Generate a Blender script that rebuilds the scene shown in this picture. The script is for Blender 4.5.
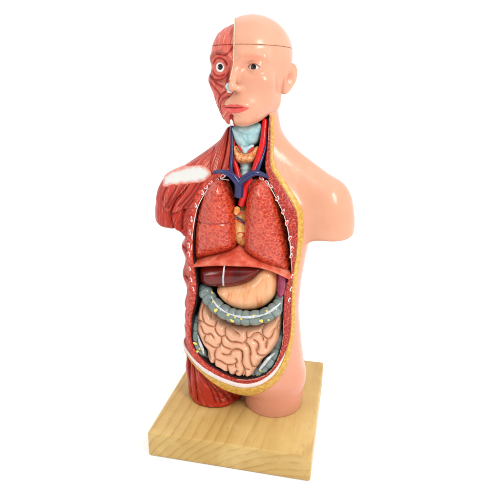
import bpy, math, random
import numpy as np
from mathutils import Vector, Matrix

for o in list(bpy.data.objects): bpy.data.objects.remove(o)
SC = bpy.context.scene
random.seed(7); RNG = np.random.default_rng(7)

# ------------------------------------------------------------------ camera
# all lengths below are centimetres; S turns them into metres
S = 0.01
CAM = np.array([7.668, -38.105, 28.235]); FOC = 499.983
PITCH, YAW, ROLL = .311, -.196, .020
def cam_rows():
    f = np.array([math.sin(YAW)*math.cos(PITCH), math.cos(YAW)*math.cos(PITCH), -math.sin(PITCH)])
    r = np.cross(f, [0, 0, 1]); r /= np.linalg.norm(r); u = np.cross(r, f)
    c, s = math.cos(ROLL), math.sin(ROLL)
    return np.array([c*r+s*u, -(c*u-s*r), f])
CM = cam_rows()
cd = bpy.data.cameras.new('camera'); cam = bpy.data.objects.new('camera', cd)
SC.collection.objects.link(cam); SC.camera = cam
cd.sensor_width = 36; cd.lens = 36*FOC/500; cd.clip_start = .01; cd.clip_end = 50
R3 = np.array([CM[0], -CM[1], -CM[2]]).T
m = Matrix([list(R3[i])+[CAM[i]*S] for i in range(3)]+[[0, 0, 0, 1]]); cam.matrix_world = m

# ------------------------------------------------------------------ world, lamps, exposure
w = bpy.data.worlds.new('World'); SC.world = w; w.use_nodes = True
bg = w.node_tree.nodes['Background']; bg.inputs[0].default_value = (1, 1, 1, 1); bg.inputs[1].default_value = 1.0
# a white studio: bright paper behind and beside, dimmer behind the photographer
wt = w.node_tree; tc_ = wt.nodes.new('ShaderNodeTexCoord'); sx = wt.nodes.new('ShaderNodeSeparateXYZ'); mr = wt.nodes.new('ShaderNodeMapRange')
wt.links.new(tc_.outputs['Generated'], sx.inputs[0]); wt.links.new(sx.outputs[1], mr.inputs[0]); mr.interpolation_type = 'SMOOTHSTEP'
mr.inputs[1].default_value = -.75; mr.inputs[2].default_value = .15; mr.inputs[3].default_value = .30; mr.inputs[4].default_value = 1.18
m2 = wt.nodes.new('ShaderNodeMapRange'); m2.interpolation_type = 'SMOOTHSTEP'; wt.links.new(sx.outputs[2], m2.inputs[0])  # overhead brightness added to keep the floor white
m2.inputs[1].default_value = .35; m2.inputs[2].default_value = .8; m2.inputs[3].default_value = 0; m2.inputs[4].default_value = 1.5
mx = wt.nodes.new('ShaderNodeMath'); mx.operation = 'MAXIMUM'; wt.links.new(mr.outputs[0], mx.inputs[0]); wt.links.new(m2.outputs[0], mx.inputs[1])
wt.links.new(mx.outputs[0], bg.inputs[1])
SC.view_settings.view_transform = 'Standard'; SC.view_settings.look = 'None'
SC.view_settings.exposure = 0; SC.view_settings.gamma = 1
def area(name, loc, tgt, size, power, col=(1, 1, 1)):
    l = bpy.data.lights.new(name, 'AREA'); l.shape = 'RECTANGLE'; l.size = size[0]*S; l.size_y = size[1]*S
    l.energy = power; l.color = col
    o = bpy.data.objects.new(name, l); SC.collection.objects.link(o)
    o.location = Vector(loc)*S
    o.rotation_euler = (Vector(tgt)-Vector(loc)).to_track_quat('-Z', 'Y').to_euler()
area('key_softbox', (42, -40, 56), (0, 0, 18), (14, 34), 3.3, (1, .98, .95))
area('fill_softbox', (-48, -40, 36), (0, 0, 16), (14, 24), .7)

# ------------------------------------------------------------------ pixel -> space helpers
def ray(px, py): return CM.T@np.array([(px-250)/FOC, (py-250)/FOC, 1.])
def at(px, py, y): d = ray(px, py); return CAM+d*(y-CAM[1])/d[1]
def crop(ox, oy, s, pts): return [(ox+a/s, oy+b/s) for a, b in pts]

# ------------------------------------------------------------------ curves and 2D fields
def catmull(pts, closed=True, n=5):
    P = np.array(pts, float); N = len(P); out = []
    rng = range(N) if closed else range(N-1)
    for i in rng:
        if closed: p0, p1, p2, p3 = P[(i-1) % N], P[i], P[(i+1) % N], P[(i+2) % N]
        else: p0, p1, p2, p3 = P[max(i-1, 0)], P[i], P[i+1], P[min(i+2, N-1)]
        for t in np.arange(n)/n:
            out.append(.5*((2*p1)+(-p0+p2)*t+(2*p0-5*p1+4*p2-p3)*t*t+(-p0+3*p1-3*p2+p3)*t**3))
    if not closed: out.append(P[-1])
    return np.array(out)
class F2:
    def __init__(s, lo, hi, res, fn):
        s.lo = np.array(lo, float); s.res = res
        s.n = np.ceil((np.array(hi)-s.lo)/res).astype(int)+1
        X, Z = np.meshgrid(s.lo[0]+np.arange(s.n[0])*res, s.lo[1]+np.arange(s.n[1])*res, indexing='ij')
        s.v = fn(X, Z)
    def __call__(s, x, z):
        a = np.clip((x-s.lo[0])/s.res, 0, s.n[0]-1.001); b = np.clip((z-s.lo[1])/s.res, 0, s.n[1]-1.001)
        i = a.astype(int); j = b.astype(int); a = a-i; b = b-j; v = s.v
        return (v[i, j]*(1-a)+v[i+1, j]*a)*(1-b)+(v[i, j+1]*(1-a)+v[i+1, j+1]*a)*b
def seg_d(X, Z, a, b):
    dx, dz = b[0]-a[0], b[1]-a[1]; L = dx*dx+dz*dz+1e-12
    t = np.clip(((X-a[0])*dx+(Z-a[1])*dz)/L, 0, 1)
    return (X-a[0]-t*dx)**2+(Z-a[1]-t*dz)**2
def poly_sdf(P, margin=1.2, res=.05):
    P = np.asarray(P)
    def fn(X, Z):
        D = np.full(X.shape, 1e9); ins = np.zeros(X.shape, bool)
        for i in range(len(P)):
            a, b = P[i], P[(i+1) % len(P)]
            D = np.minimum(D, seg_d(X, Z, a, b))
            if a[1] != b[1]:
                c = ((a[1] > Z) != (b[1] > Z)) & (X < (b[0]-a[0])*(Z-a[1])/(b[1]-a[1])+a[0])
                ins ^= c
        D = np.sqrt(D); return np.where(ins, -D, D)
    return F2(P.min(0)-margin, P.max(0)+margin, res, fn)
def line_df(lines, lo, hi, res=.04):
    def fn(X, Z):
        D = np.full(X.shape, 25.)
        for L in lines:
            for a, b in zip(L[:-1], L[1:]): D = np.minimum(D, seg_d(X, Z, a, b))
        return np.sqrt(D)
    return F2(lo, hi, res, fn)

# ------------------------------------------------------------------ implicit shapes
def smin(a, b, k): h = np.maximum(k-np.abs(a-b), 0)/k; return np.minimum(a, b)-h*h*k*.25
def smax(a, b, k): return -smin(-a, -b, k)
def ell(x, y, z, c, r):
    a, b, d = (x-c[0])/r[0], (y-c[1])/r[1], (z-c[2])/r[2]
    k0 = np.sqrt(a*a+b*b+d*d); k1 = np.sqrt((a/r[0])**2+(b/r[1])**2+(d/r[2])**2)+1e-9
    return k0*(k0-1)/k1
def cone(x, y, z, a, b, ra, rb):
    a = np.array(a, float); b = np.array(b, float); d = b-a; L = d@d+1e-12
    t = np.clip(((x-a[0])*d[0]+(y-a[1])*d[1]+(z-a[2])*d[2])/L, 0, 1)
    return np.sqrt((x-a[0]-t*d[0])**2+(y-a[1]-t*d[1])**2+(z-a[2]-t*d[2])**2)-(ra+(rb-ra)*t)

def polygonise(f, lo, hi, h, proj=2):
    lo = np.array(lo, float); hi = np.array(hi, float); q = 4; H = q*h
    nc = np.ceil((hi-lo)/H).astype(int)
    ax = [lo[i]+np.arange(nc[i]+1)*H for i in range(3)]
    X, Y, Z = np.meshgrid(*ax, indexing='ij'); Vc = f(X, Y, Z)
    near = np.abs(Vc) < H*2.2
    act = np.zeros(nc, bool)
    for a in (0, 1):
        for b in (0, 1):
            for c in (0, 1): act |= near[a:nc[0]+a, b:nc[1]+b, c:nc[2]+c]
    nf = nc*q+1
    V = np.repeat(np.repeat(np.repeat(Vc[:-1, :-1, :-1], q, 0), q, 1), q, 2)
    V = np.pad(V, ((0, 1),)*3, mode='edge')
    A = np.repeat(np.repeat(np.repeat(act, q, 0), q, 1), q, 2)
    Mk = np.zeros(nf, bool)
    for a in (0, 1):
        for b in (0, 1):
            for c in (0, 1): Mk[a:a+A.shape[0], b:b+A.shape[1], c:c+A.shape[2]] |= A
    I = np.nonzero(Mk)
    V[I] = f(lo[0]+I[0]*h, lo[1]+I[1]*h, lo[2]+I[2]*h)
    V[0] = V[-1] = 1; V[:, 0] = V[:, -1] = 1; V[:, :, 0] = V[:, :, -1] = 1
    s = V < 0; n = nf-1
    cnt = np.zeros(n, np.int8)
    for a in (0, 1):
        for b in (0, 1):
            for c in (0, 1): cnt += s[a:n[0]+a, b:n[1]+b, c:n[2]+c]
    ci = np.nonzero((cnt > 0) & (cnt < 8)); N = len(ci[0])
    vid = np.full(n, -1, np.int32); vid[ci] = np.arange(N)
    acc = np.zeros((N, 3)); num = np.zeros(N)
    cor = [(a, b, c) for a in (0, 1) for b in (0, 1) for c in (0, 1)]
    for p in cor:
        for k in range(3):
            if p[k]: continue
            r = list(p); r[k] = 1
            va = V[ci[0]+p[0], ci[1]+p[1], ci[2]+p[2]]; vb = V[ci[0]+r[0], ci[1]+r[1], ci[2]+r[2]]
            mk = (va < 0) != (vb < 0); t = np.where(mk, va/(va-vb+1e-12), 0)
            pt = np.tile(np.array(p, float), (N, 1)); pt[:, k] += t
            acc += pt*mk[:, None]; num += mk
    P = lo+(np.stack(ci, 1)+acc/num[:, None])*h
    F = []
    e = np.nonzero(s[:-1, 1:-1, 1:-1] != s[1:, 1:-1, 1:-1]); i, j, k = e[0], e[1]+1, e[2]+1
    F.append((np.stack([vid[i, j-1, k-1], vid[i, j, k-1], vid[i, j, k], vid[i, j-1, k]], 1), s[i, j, k]))
    e = np.nonzero(s[1:-1, :-1, 1:-1] != s[1:-1, 1:, 1:-1]); i, j, k = e[0]+1, e[1], e[2]+1
    F.append((np.stack([vid[i-1, j, k-1], vid[i-1, j, k], vid[i, j, k], vid[i, j, k-1]], 1), s[i, j, k]))
    e = np.nonzero(s[1:-1, 1:-1, :-1] != s[1:-1, 1:-1, 1:]); i, j, k = e[0]+1, e[1]+1, e[2]
    F.append((np.stack([vid[i-1, j-1, k], vid[i, j-1, k], vid[i, j, k], vid[i-1, j, k]], 1), s[i, j, k]))
    Q = np.concatenate([np.where(g[:, None], a, a[:, ::-1]) for a, g in F])
    for _ in range(proj):
        ep = h*.3; x, y, z = P.T
        v0 = f(x, y, z)
        g = np.stack([f(x+ep, y, z)-v0, f(x, y+ep, z)-v0, f(x, y, z+ep)-v0], 1)/ep
        st = -v0[:, None]*g/(np.sum(g*g, 1)+1e-6)[:, None]
        L = np.linalg.norm(st, axis=1)[:, None]; P = P+st*np.minimum(1, h*.5/(L+1e-12))
    return P, Q

# ------------------------------------------------------------------ objects
ROOT = bpy.data.objects.new('anatomical_torso_model', None); SC.collection.objects.link(ROOT)
ROOT['label'] = 'painted anatomical torso model with open chest and belly on a square pale wood base'
ROOT['category'] = 'anatomical model'
def link_mesh(name, P, Q, mat, parent=None, attrs=None, smooth=True):
    P = np.asarray(P, float); c = P.mean(0)
    me = bpy.data.meshes.new(name); Q = np.asarray(Q)
    me.vertices.add(len(P)); me.vertices.foreach_set('co', ((P-c)*S).astype(np.float32).ravel())
    k = Q.shape[1]
    me.loops.add(Q.size); me.loops.foreach_set('vertex_index', Q.ravel().astype(np.int32))
    me.polygons.add(len(Q)); me.polygons.foreach_set('loop_start', (np.arange(len(Q))*k).astype(np.int32))
    me.update(calc_edges=True); me.validate()
    # every surface carries its own material-space position, in centimetres
    at_ = me.attributes.new('pos', 'FLOAT_VECTOR', 'POINT'); at_.data.foreach_set('vector', P.astype(np.float32).ravel())
    for n_, v in (attrs or {}).items():
        a = me.attributes.new(n_, 'FLOAT', 'POINT'); a.data.foreach_set('value', np.asarray(v, np.float32).ravel())
    if smooth: me.shade_smooth()
    me.materials.append(mat)
    o = bpy.data.objects.new(name, me); SC.collection.objects.link(o)
    par = ROOT if parent is None else parent
    o.parent = par
    base = np.zeros(3) if par is ROOT else np.array(par['_c'])
    o.location = Vector((c-base)*S); o['_c'] = [float(v) for v in c]
    return o
def main_piece(P, Q):
    lab = np.arange(len(P))
    E = np.concatenate([Q[:, [0, 1]], Q[:, [1, 2]], Q[:, [2, 3]], Q[:, [3, 0]]])
    for _ in range(200):
        old = lab.copy(); np.minimum.at(lab, E[:, 0], lab[E[:, 1]]); np.minimum.at(lab, E[:, 1], lab[E[:, 0]]); lab = lab[lab]; lab = lab[lab]
        if (old == lab).all(): break
    u, c = np.unique(lab, return_counts=True)
    if len(u) == 1: return P, Q
    keep = lab == u[c.argmax()]; new = np.cumsum(keep)-1
    return P[keep], new[Q[keep[Q[:, 0]]]]
def solid(name, f, lo, hi, h, mat, parent=None, attr=None, tf=None, proj=2):
    P, Q = polygonise(f, lo, hi, h, proj)
    if name.endswith(('muscle', 'rim', 'layer', 'lining', 'skin')): P, Q = main_piece(P, Q)
    at_ = attr(P[:, 0], P[:, 1], P[:, 2]) if attr else None
    if tf is not None: P = tf(P)
    return link_mesh(name, P, Q, mat, parent, at_)
def tube(name, pts, rad, mat, parent=None, n=14, smooth_n=6, flat=1.0, rfun=None):
    P = catmull(pts, False, smooth_n); N = len(P)
    r = np.interp(np.linspace(0, 1, N), np.linspace(0, 1, len(np.atleast_1d(rad))), np.atleast_1d(rad))
    T = np.gradient(P, axis=0); T /= np.linalg.norm(T, axis=1)[:, None]
    s = np.concatenate([[0], np.cumsum(np.linalg.norm(np.diff(P, axis=0), axis=1))])
    if rfun: r = r*rfun(s)
    up = np.array([0, 1., 0]); V = []; 
    for i in range(N):
        a = np.cross(T[i], up); a /= np.linalg.norm(a)+1e-9; b = np.cross(a, T[i])
        for k in range(n):
            t = 2*math.pi*k/n; V.append(P[i]+r[i]*(math.cos(t)*a+math.sin(t)*b*flat))
    V += [P[0]-T[0]*r[0]*.5, P[-1]+T[-1]*r[-1]*.5]
    Q = []
    for i in range(N-1):
        for k in range(n):
            k2 = (k+1) % n; Q.append((i*n+k, i*n+k2, (i+1)*n+k2, (i+1)*n+k))
    V = np.array(V); A = len(V)-2
    V2 = np.concatenate([V, V[A:A+1]]); 
    for k in range(0, n, 2):
        Q.append((A, (k+2) % n, (k+1) % n, k)); Q.append((A+1, (N-1)*n+k, (N-1)*n+k+1, (N-1)*n+(k+2) % n))
    return link_mesh(name, V, Q, mat, parent)

# ------------------------------------------------------------------ materials
class NT:
    def __init__(s, name):
        s.m = bpy.data.materials.new(name); s.m.use_nodes = True; s.t = s.m.node_tree
        s.b = s.t.nodes['Principled BSDF']
    def n(s, ty, **k):
        o = s.t.nodes.new(ty)
        for a, v in k.items():
            if a == 'op': o.operation = v
            else: setattr(o, a, v)
        return o
    def l(s, a, b): s.t.links.new(a, b)
    def pos(s): return s.n('ShaderNodeAttribute', attribute_name='pos').outputs['Vector']
    def att(s, nm): return s.n('ShaderNodeAttribute', attribute_name=nm).outputs['Fac']
    def math(s, op, a, b=0, c=None):
        o = s.n('ShaderNodeMath', operation=op)
        for i, v in enumerate((a, b, c)):
            if v is None: continue
            if hasattr(v, 'links'): s.l(v, o.inputs[i])
            else: o.inputs[i].default_value = v
        return o.outputs[0]
    def noise(s, vec, sc, det=3, rough=.55, dist=0):
        o = s.n('ShaderNodeTexNoise'); s.l(vec, o.inputs['Vector']); o.inputs['Scale'].default_value = sc
        o.inputs['Detail'].default_value = det; o.inputs['Roughness'].default_value = rough; o.inputs['Distortion'].default_value = dist
        return o.outputs['Fac']
    def ramp(s, fac, stops):
        o = s.n('ShaderNodeValToRGB'); s.l(fac, o.inputs[0]); e = o.color_ramp.elements
        while len(e) < len(stops): e.new(.5)
        for i, (p, c) in enumerate(stops): e[i].position = p; e[i].color = (*c, 1)
        return o.outputs[0]
    def mix(s, f, a, b):
        o = s.n('ShaderNodeMix', data_type='RGBA')
        for i, v in ((0, f), (6, a), (7, b)):
            if hasattr(v, 'links'): s.l(v, o.inputs[i])
            else: o.inputs[i].default_value = v if i == 0 else (*v, 1)
        return o.outputs[2]
    def step(s, v, e0, e1):
        o = s.n('ShaderNodeMapRange', interpolation_type='SMOOTHSTEP'); s.l(v, o.inputs[0])
        o.inputs[1].default_value = e0; o.inputs[2].default_value = e1; return o.outputs[0]
    def bump(s, hgt, dist, st=1.0, prev=None):
        o = s.n('ShaderNodeBump'); s.l(hgt, o.inputs['Height']); o.inputs['Distance'].default_value = dist*S
        o.inputs['Strength'].default_value = st
        if prev: s.l(prev, o.inputs['Normal'])
        return o.outputs[0]
    def out(s, col, rough=.3, nrm=None, coat=.3, spec=.5, sss=0):
        if hasattr(col, 'links'): s.l(col, s.b.inputs['Base Color'])
        else: s.b.inputs['Base Color'].default_value = (*col, 1)
        if hasattr(rough, 'links'): s.l(rough, s.b.inputs['Roughness'])
        else: s.b.inputs['Roughness'].default_value = rough
        s.b.inputs['Coat Weight'].default_value = coat*.35; s.b.inputs['Coat Roughness'].default_value = .13
        s.b.inputs['Specular IOR Level'].default_value = spec*.5
        if sss:
            s.b.inputs['Subsurface Weight'].default_value = sss
            s.b.inputs['Subsurface Radius'].default_value = (1, .35, .2); s.b.inputs['Subsurface Scale'].default_value = .004
        if nrm: s.l(nrm, s.b.inputs['Normal'])
        return s.m

def paint(name, base, var=.12, rough=.28, coat=.4, nscale=1.5, bscale=9, bdist=.02, spec=.5, sss=0):
    k = NT(name); p = k.pos(); f = k.noise(p, nscale, 4)
    d = tuple(c*(1-var) for c in base); b = tuple(min(1, c*(1+var)) for c in base)
    c = k.ramp(f, [(.3, d), (.7, b)])
    n = k.bump(k.noise(p, bscale, 2), bdist)
    return k.out(c, rough, n, coat, spec, sss)
def muscle_mat(name, dark, mid, pale, fu=10., fv=.7, bd=.06):
    k = NT(name); p = k.pos()
    cx = k.n('ShaderNodeCombineXYZ')
    wob = k.math('MULTIPLY', k.noise(p, 1.1, 3), .35)
    k.l(k.math('MULTIPLY', k.math('ADD', k.att('fu'), wob), fu), cx.inputs[0]); k.l(k.math('MULTIPLY', k.att('fv'), fv), cx.inputs[1])
    f = k.noise(cx.outputs[0], 1.0, 4, .6)
    g = k.noise(cx.outputs[0], .38, 3, .5)
    f2 = k.math('ADD', k.math('MULTIPLY', f, .65), k.math('MULTIPLY', g, .35))
    c = k.ramp(f2, [(.36, dark), (.46, mid), (.54, mid), (.66, pale)])
    gr = k.step(k.att('groove'), .0, .16)      # darker colour in the modelled grooves
    c = k.mix(gr, dark, c)
    n = k.bump(f2, bd*4)
    return k.out(c, .34, n, .3)
M = {}
SK = (.61, .295, .19)
def skin_mat():
    k = NT('painted_skin_plastic'); p = k.pos()
    c = k.ramp(k.noise(p, .45, 4), [(.3, (.58, .275, .17)), (.55, SK), (.75, (.64, .325, .215))])
    c = k.mix(k.math('MULTIPLY', k.att('pinkish'), .8), c, (.60, .20, .13))
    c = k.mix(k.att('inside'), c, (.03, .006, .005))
    n = k.bump(k.noise(p, 1.5, 2), .03)
    rg = k.math('MULTIPLY_ADD', k.noise(p, 2, 3), .12, .22)
    return k.out(c, rg, n, .6, .6, .0)
M['skin'] = skin_mat()
RED = (.48, .028, .012); DRED = (.22, .008, .005); PINK = (.76, .24, .16)
def body_muscle():
    m = muscle_mat('painted_muscle', DRED, RED, PINK)
    return m
M['muscle'] = body_muscle()
M['face_muscle'] = muscle_mat('painted_face_muscle', (.36, .018, .012), (.66, .12, .08), (.86, .50, .40), 11, 1.0, .05)
M['trap'] = muscle_mat('painted_shoulder_muscle', (.28, .010, .006), (.54, .05, .028), (.84, .40, .30), 13, .5, .06)
M['leg_muscle'] = muscle_mat('painted_thigh_muscle', (.26, .01, .006), (.56, .045, .022), (.76, .18, .11), 7, .35, .07)
def lung_mat():
    k = NT('painted_lung'); p = k.pos()
    mp = k.n('ShaderNodeVectorMath', operation='MULTIPLY'); k.l(p, mp.inputs[0]); mp.inputs[1].default_value = (1, .7, 1.15)
    dn = k.n('ShaderNodeTexNoise'); dn.inputs['Scale'].default_value = 3; k.l(p, dn.inputs['Vector'])
    ad = k.n('ShaderNodeVectorMath', operation='MULTIPLY_ADD'); k.l(dn.outputs['Color'], ad.inputs[0]); ad.inputs[1].default_value = (.14,)*3; k.l(mp.outputs[0], ad.inputs[2])
    v = k.n('ShaderNodeTexVoronoi', feature='DISTANCE_TO_EDGE'); k.l(ad.outputs[0], v.inputs['Vector']); v.inputs['Scale'].default_value = 3.0
    e = k.step(v.outputs['Distance'], .0, .17)
    cen = k.step(v.outputs['Distance'], .05, .35)
    fine = k.noise(p, 9, 3)
    blot = k.noise(p, .7, 3)
    c = k.ramp(blot, [(.3, (.40, .018, .006)), (.7, (.54, .045, .016))])
    c = k.mix(k.math('MULTIPLY', k.math('SUBTRACT', 1, e), k.math('ADD', k.math('MULTIPLY', k.step(fine, .35, .6), .4), .25)), c, (.68, .13, .055))
    c = k.mix(k.math('MULTIPLY', cen, k.math('ADD', k.math('MULTIPLY', k.step(blot, .4, .6), .5), .25)), c, (.40, .014, .006))
    c = k.mix(k.step(k.att('groove'), .07, .0), c, (.28, .012, .01))
    v2 = k.n('ShaderNodeTexVoronoi', feature='SMOOTH_F1'); k.l(ad.outputs[0], v2.inputs['Vector']); v2.inputs['Scale'].default_value = 3.0; v2.inputs['Smoothness'].default_value = .25
    h = k.math('ADD', k.math('MULTIPLY', v2.outputs['Distance'], -1.0), k.math('MULTIPLY', fine, .12))
    n = k.bump(h, .16)
    return k.out(c, .2, n, 2.4)
M['lung'] = lung_mat()
def relief_mat(name, base, crease, rough=.3, w0=.0, w1=.11, coat=.35, light=None):
    k = NT(name); p = k.pos()
    lt = light or tuple(min(1, c*1.12) for c in base)
    c = k.ramp(k.noise(p, 1.2, 4), [(.3, base), (.7, lt)])
    nn = k.math('MULTIPLY', k.math('SUBTRACT', k.noise(p, 5, 2), .5), .05)
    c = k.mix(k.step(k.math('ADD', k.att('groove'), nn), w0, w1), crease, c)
    n = k.bump(k.noise(p, 7, 3), .02)
    return k.out(c, rough, n, coat)
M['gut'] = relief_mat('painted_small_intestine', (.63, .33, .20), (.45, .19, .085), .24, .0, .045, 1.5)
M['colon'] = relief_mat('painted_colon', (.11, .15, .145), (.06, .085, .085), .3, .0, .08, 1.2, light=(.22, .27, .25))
M['white'] = paint('white_paint', (.70, .67, .63), .06)
M['band'] = paint('pale_band_paint', (.50, .52, .54), .3, .3, .6, 3.5, 6, .05)
def tendon_mat():
    k = NT('painted_shoulder_bone'); p = k.pos()
    edge = k.math('ADD', k.att('edge'), k.math('MULTIPLY', k.math('SUBTRACT', k.noise(p, 2.4, 2), .5), .35))
    c = k.mix(k.step(edge, -.42, -.06), (.62, .62, .59), (.62, .15, .09))
    return k.out(c, .3, k.bump(k.noise(p, 6, 2), .02), .35)
M['tendon'] = tendon_mat()
M['blue'] = paint('painted_vein', (.022, .025, .10), .2, .2, .8)
M['artery'] = paint('painted_artery', (.60, .012, .012), .12, .22, .6)
M['cart'] = paint('painted_cartilage', (.46, .62, .64), .2, .28, .4, 2.5)
def larynx_mat():
    k = NT('painted_larynx'); p = k.pos()
    c = k.ramp(k.noise(p, 1.3, 2), [(.3, (.20, .40, .43)), (.5, (.34, .53, .55)), (.75, (.52, .65, .66))])
    return k.out(c, .28, k.bump(k.noise(p, 6, 2), .02), .35)
M['larynx'] = larynx_mat()
def granular(name, a, b, c3, sc=5, bd=.06):
    k = NT(name); p = k.pos(); f = k.noise(p, sc, 4, .6)
    c = k.ramp(f, [(.38, a), (.52, b), (.68, c3)])
    return k.out(c, .34, k.bump(f, bd), .3)
M['gland'] = granular('painted_thyroid', (.50, .14, .04), (.74, .33, .14), (.86, .50, .26), 5)
M['heart'] = granular('painted_heart_fat', (.62, .22, .05), (.80, .46, .16), (.86, .66, .36), 1.6, .05)
M['meat'] = granular('cut_muscle', (.20, .008, .006), (.38, .02, .012), (.62, .15, .10), 9, .06)
M['meat_left'] = granular('cut_muscle_bright', (.34, .014, .008), (.52, .045, .022), (.66, .14, .08), 5, .09)
M['fat'] = granular('painted_fat', (.48, .25, .04), (.56, .32, .06), (.66, .42, .11), 4.5, .05)
M['fatspot'] = paint('yellow_fat_spot', (.72, .60, .12), .1, .3)
M['fascia'] = paint('white_fascia', (.70, .60, .57), .08, .3, .4, 2)
M['liver'] = paint('painted_liver', (.12, .006, .004), .45, .12, 1.0, .9, 4, .015)
def stomach_mat():
    k = NT('painted_stomach'); p = k.pos()
    mp = k.n('ShaderNodeVectorMath', operation='MULTIPLY'); k.l(p, mp.inputs[0]); mp.inputs[1].default_value = (2.6, 1, .45)
    f = k.noise(mp.outputs[0], 1, 4, .6, .4)
    c = k.ramp(f, [(.36, (.72, .38, .19)), (.55, (.66, .32, .15)), (.70, (.58, .17, .06))])
    return k.out(c, .26, k.bump(f, .03), 1.5)
M['stomach'] = stomach_mat()
M['spleen'] = paint('painted_spleen', (.26, .02, .075), .3, .2, .9, 2)
M['diaphragm'] = granular('painted_diaphragm', (.46, .04, .018), (.58, .10, .055), (.72, .26, .17), .8, .03)
M['lip'] = paint('painted_lip', (.58, .085, .07), .1, .22, .6, 3)
M['dark'] = paint('dark_gap', (.012, .006, .006), .2, .4, .2)
M['redgap'] = paint('dark_red_gap_paint', (.22, .01, .008), .2, .35, .3)
M['tooth'] = paint('bone_white_paint', (.84, .80, .72), .05, .25, .4)

def wood_mat():
    k = NT('varnished_pine'); p = k.pos()
    sep = k.n('ShaderNodeSeparateXYZ'); k.l(p, sep.inputs[0]); X, Y, Z = sep.outputs
    big = k.noise(p, .22, 3)
    sm = k.n('ShaderNodeVectorMath', operation='MULTIPLY'); k.l(p, sm.inputs[0]); sm.inputs[1].default_value = (1, .12, 1)
    wob = k.noise(sm.outputs[0], .55, 4, .5)
    dx = k.math('SUBTRACT', X, 6.5); dz = k.math('ADD', Z, 9.0)
    r = k.math('SQRT', k.math('ADD', k.math('MULTIPLY', dx, dx), k.math('MULTIPLY', dz, dz)))
    r = k.math('ADD', r, k.math('MULTIPLY', wob, .7)); r = k.math('ADD', r, k.math('MULTIPLY', Y, .03))
    ph = k.math('FRACT', k.math('MULTIPLY', r, 1.75))
    ring = k.math('MULTIPLY', k.math('POWER', ph, 3.5), k.math('SUBTRACT', 1, k.step(ph, .86, 1.0)))
    fx = k.n('ShaderNodeVectorMath', operation='MULTIPLY'); k.l(p, fx.inputs[0]); fx.inputs[1].default_value = (13, .4, 13)
    fib = k.noise(fx.outputs[0], 1, 4, .6)
    c = k.ramp(big, [(.3, (.47, .295, .085)), (.7, (.57, .395, .145))])
    dk = k.math('MULTIPLY', ring, k.step(k.noise(sm.outputs[0], .9, 2), .25, .55))
    c = k.mix(k.math('MULTIPLY', dk, .78), c, (.33, .155, .04))
    c = k.mix(k.math('MULTIPLY', k.step(fib, .5, .75), .45), c, (.40, .21, .06))
    bl = k.noise(p, .5, 3)
    c = k.mix(k.math('MULTIPLY', k.step(bl, .5, .72), .35), c, (.64, .47, .20))
    kn = k.n('ShaderNodeVectorMath', operation='MULTIPLY'); k.l(p, kn.inputs[0]); kn.inputs[1].default_value = (5, 1.2, 5)
    vv = k.n('ShaderNodeTexVoronoi'); k.l(kn.outputs[0], vv.inputs['Vector']); vv.inputs['Scale'].default_value = .35
    c = k.mix(k.math('MULTIPLY', k.step(vv.outputs['Distance'], .12, .03), .5), c, (.30, .13, .035))
    n = k.bump(fib, .012)
    return k.out(c, .38, n, .25)
M['wood'] = wood_mat()
M['paper'] = None
kp = NT('white_paper'); kp.out(kp.ramp(kp.noise(kp.n('ShaderNodeTexCoord').outputs['Object'], 3, 2), [(0, (.93, .93, .93)), (1, (.95, .95, .95))]), .7, None, 0, .2); M['paper'] = kp.m

# ------------------------------------------------------------------ ground: white paper sheet
def ground():
    me = bpy.data.meshes.new('ground'); r = 14
    me.from_pydata([(-r, -r, 0), (r, -r, 0), (r, r, 0), (-r, r, 0)], [], [(0, 1, 2, 3)]); me.materials.append(M['paper'])
    o = bpy.data.objects.new('ground', me); SC.collection.objects.link(o); o['kind'] = 'structure'
ground()

# ------------------------------------------------------------------ wooden base
BW, BD, BH = 6.5, 7.04, 2.23
def f_base(x, y, z):
    r = .17
    qx = np.abs(x)-BW+r; qy = np.abs(y)-BD+r; qz = np.abs(z-BH/2-.005)-BH/2+r
    return np.sqrt(np.maximum(qx, 0)**2+np.maximum(qy, 0)**2+np.maximum(qz, 0)**2)+np.minimum(np.maximum(np.maximum(qx, qy), qz), 0)-r
solid('wooden_base', f_base, (-7, -7.6, -.3), (7, 7.6, 2.7), .12, M['wood'])

# ------------------------------------------------------------------ torso body
ZT = np.array([1.0, 3.5, 5.0, 8.0, 11., 13.5, 16., 18., 20., 21.5, 22.6, 23.4, 24.2, 25.4, 27.5])
AT = np.array([5.0, 5.15, 5.3, 5.05, 4.82, 4.93, 5.1, 5.3, 5.3, 4.6, 3.6, 2.95, 2.45, 2.0, 1.6])
CXT = np.array([-.1, -.1, -.1, -.33, -.5, -.52, -.4, -.2, -.05, 0, 0, 0, .1, .15, .15])
BT = np.array([2.6, 2.9, 3.2, 3.2, 3.1, 3.1, 3.2, 3.2, 2.9, 2.5, 2.25, 2.1, 1.95, 1.85, 1.8])
YT = np.array([-.3, -.3, -.35, -.35, -.3, -.2, -.1, 0., .2, .45, .6, .7, .7, .6, .6])
ZF = np.linspace(0, 28, 400)
def sm1(V):
    v = np.interp(ZF, ZT, V); k = np.hanning(27); k /= k.sum()
    return np.convolve(np.pad(v, 13, mode='edge'), k, 'valid')
AF, CF, BF, YF = sm1(AT), sm1(CXT), sm1(BT), sm1(YT)
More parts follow.
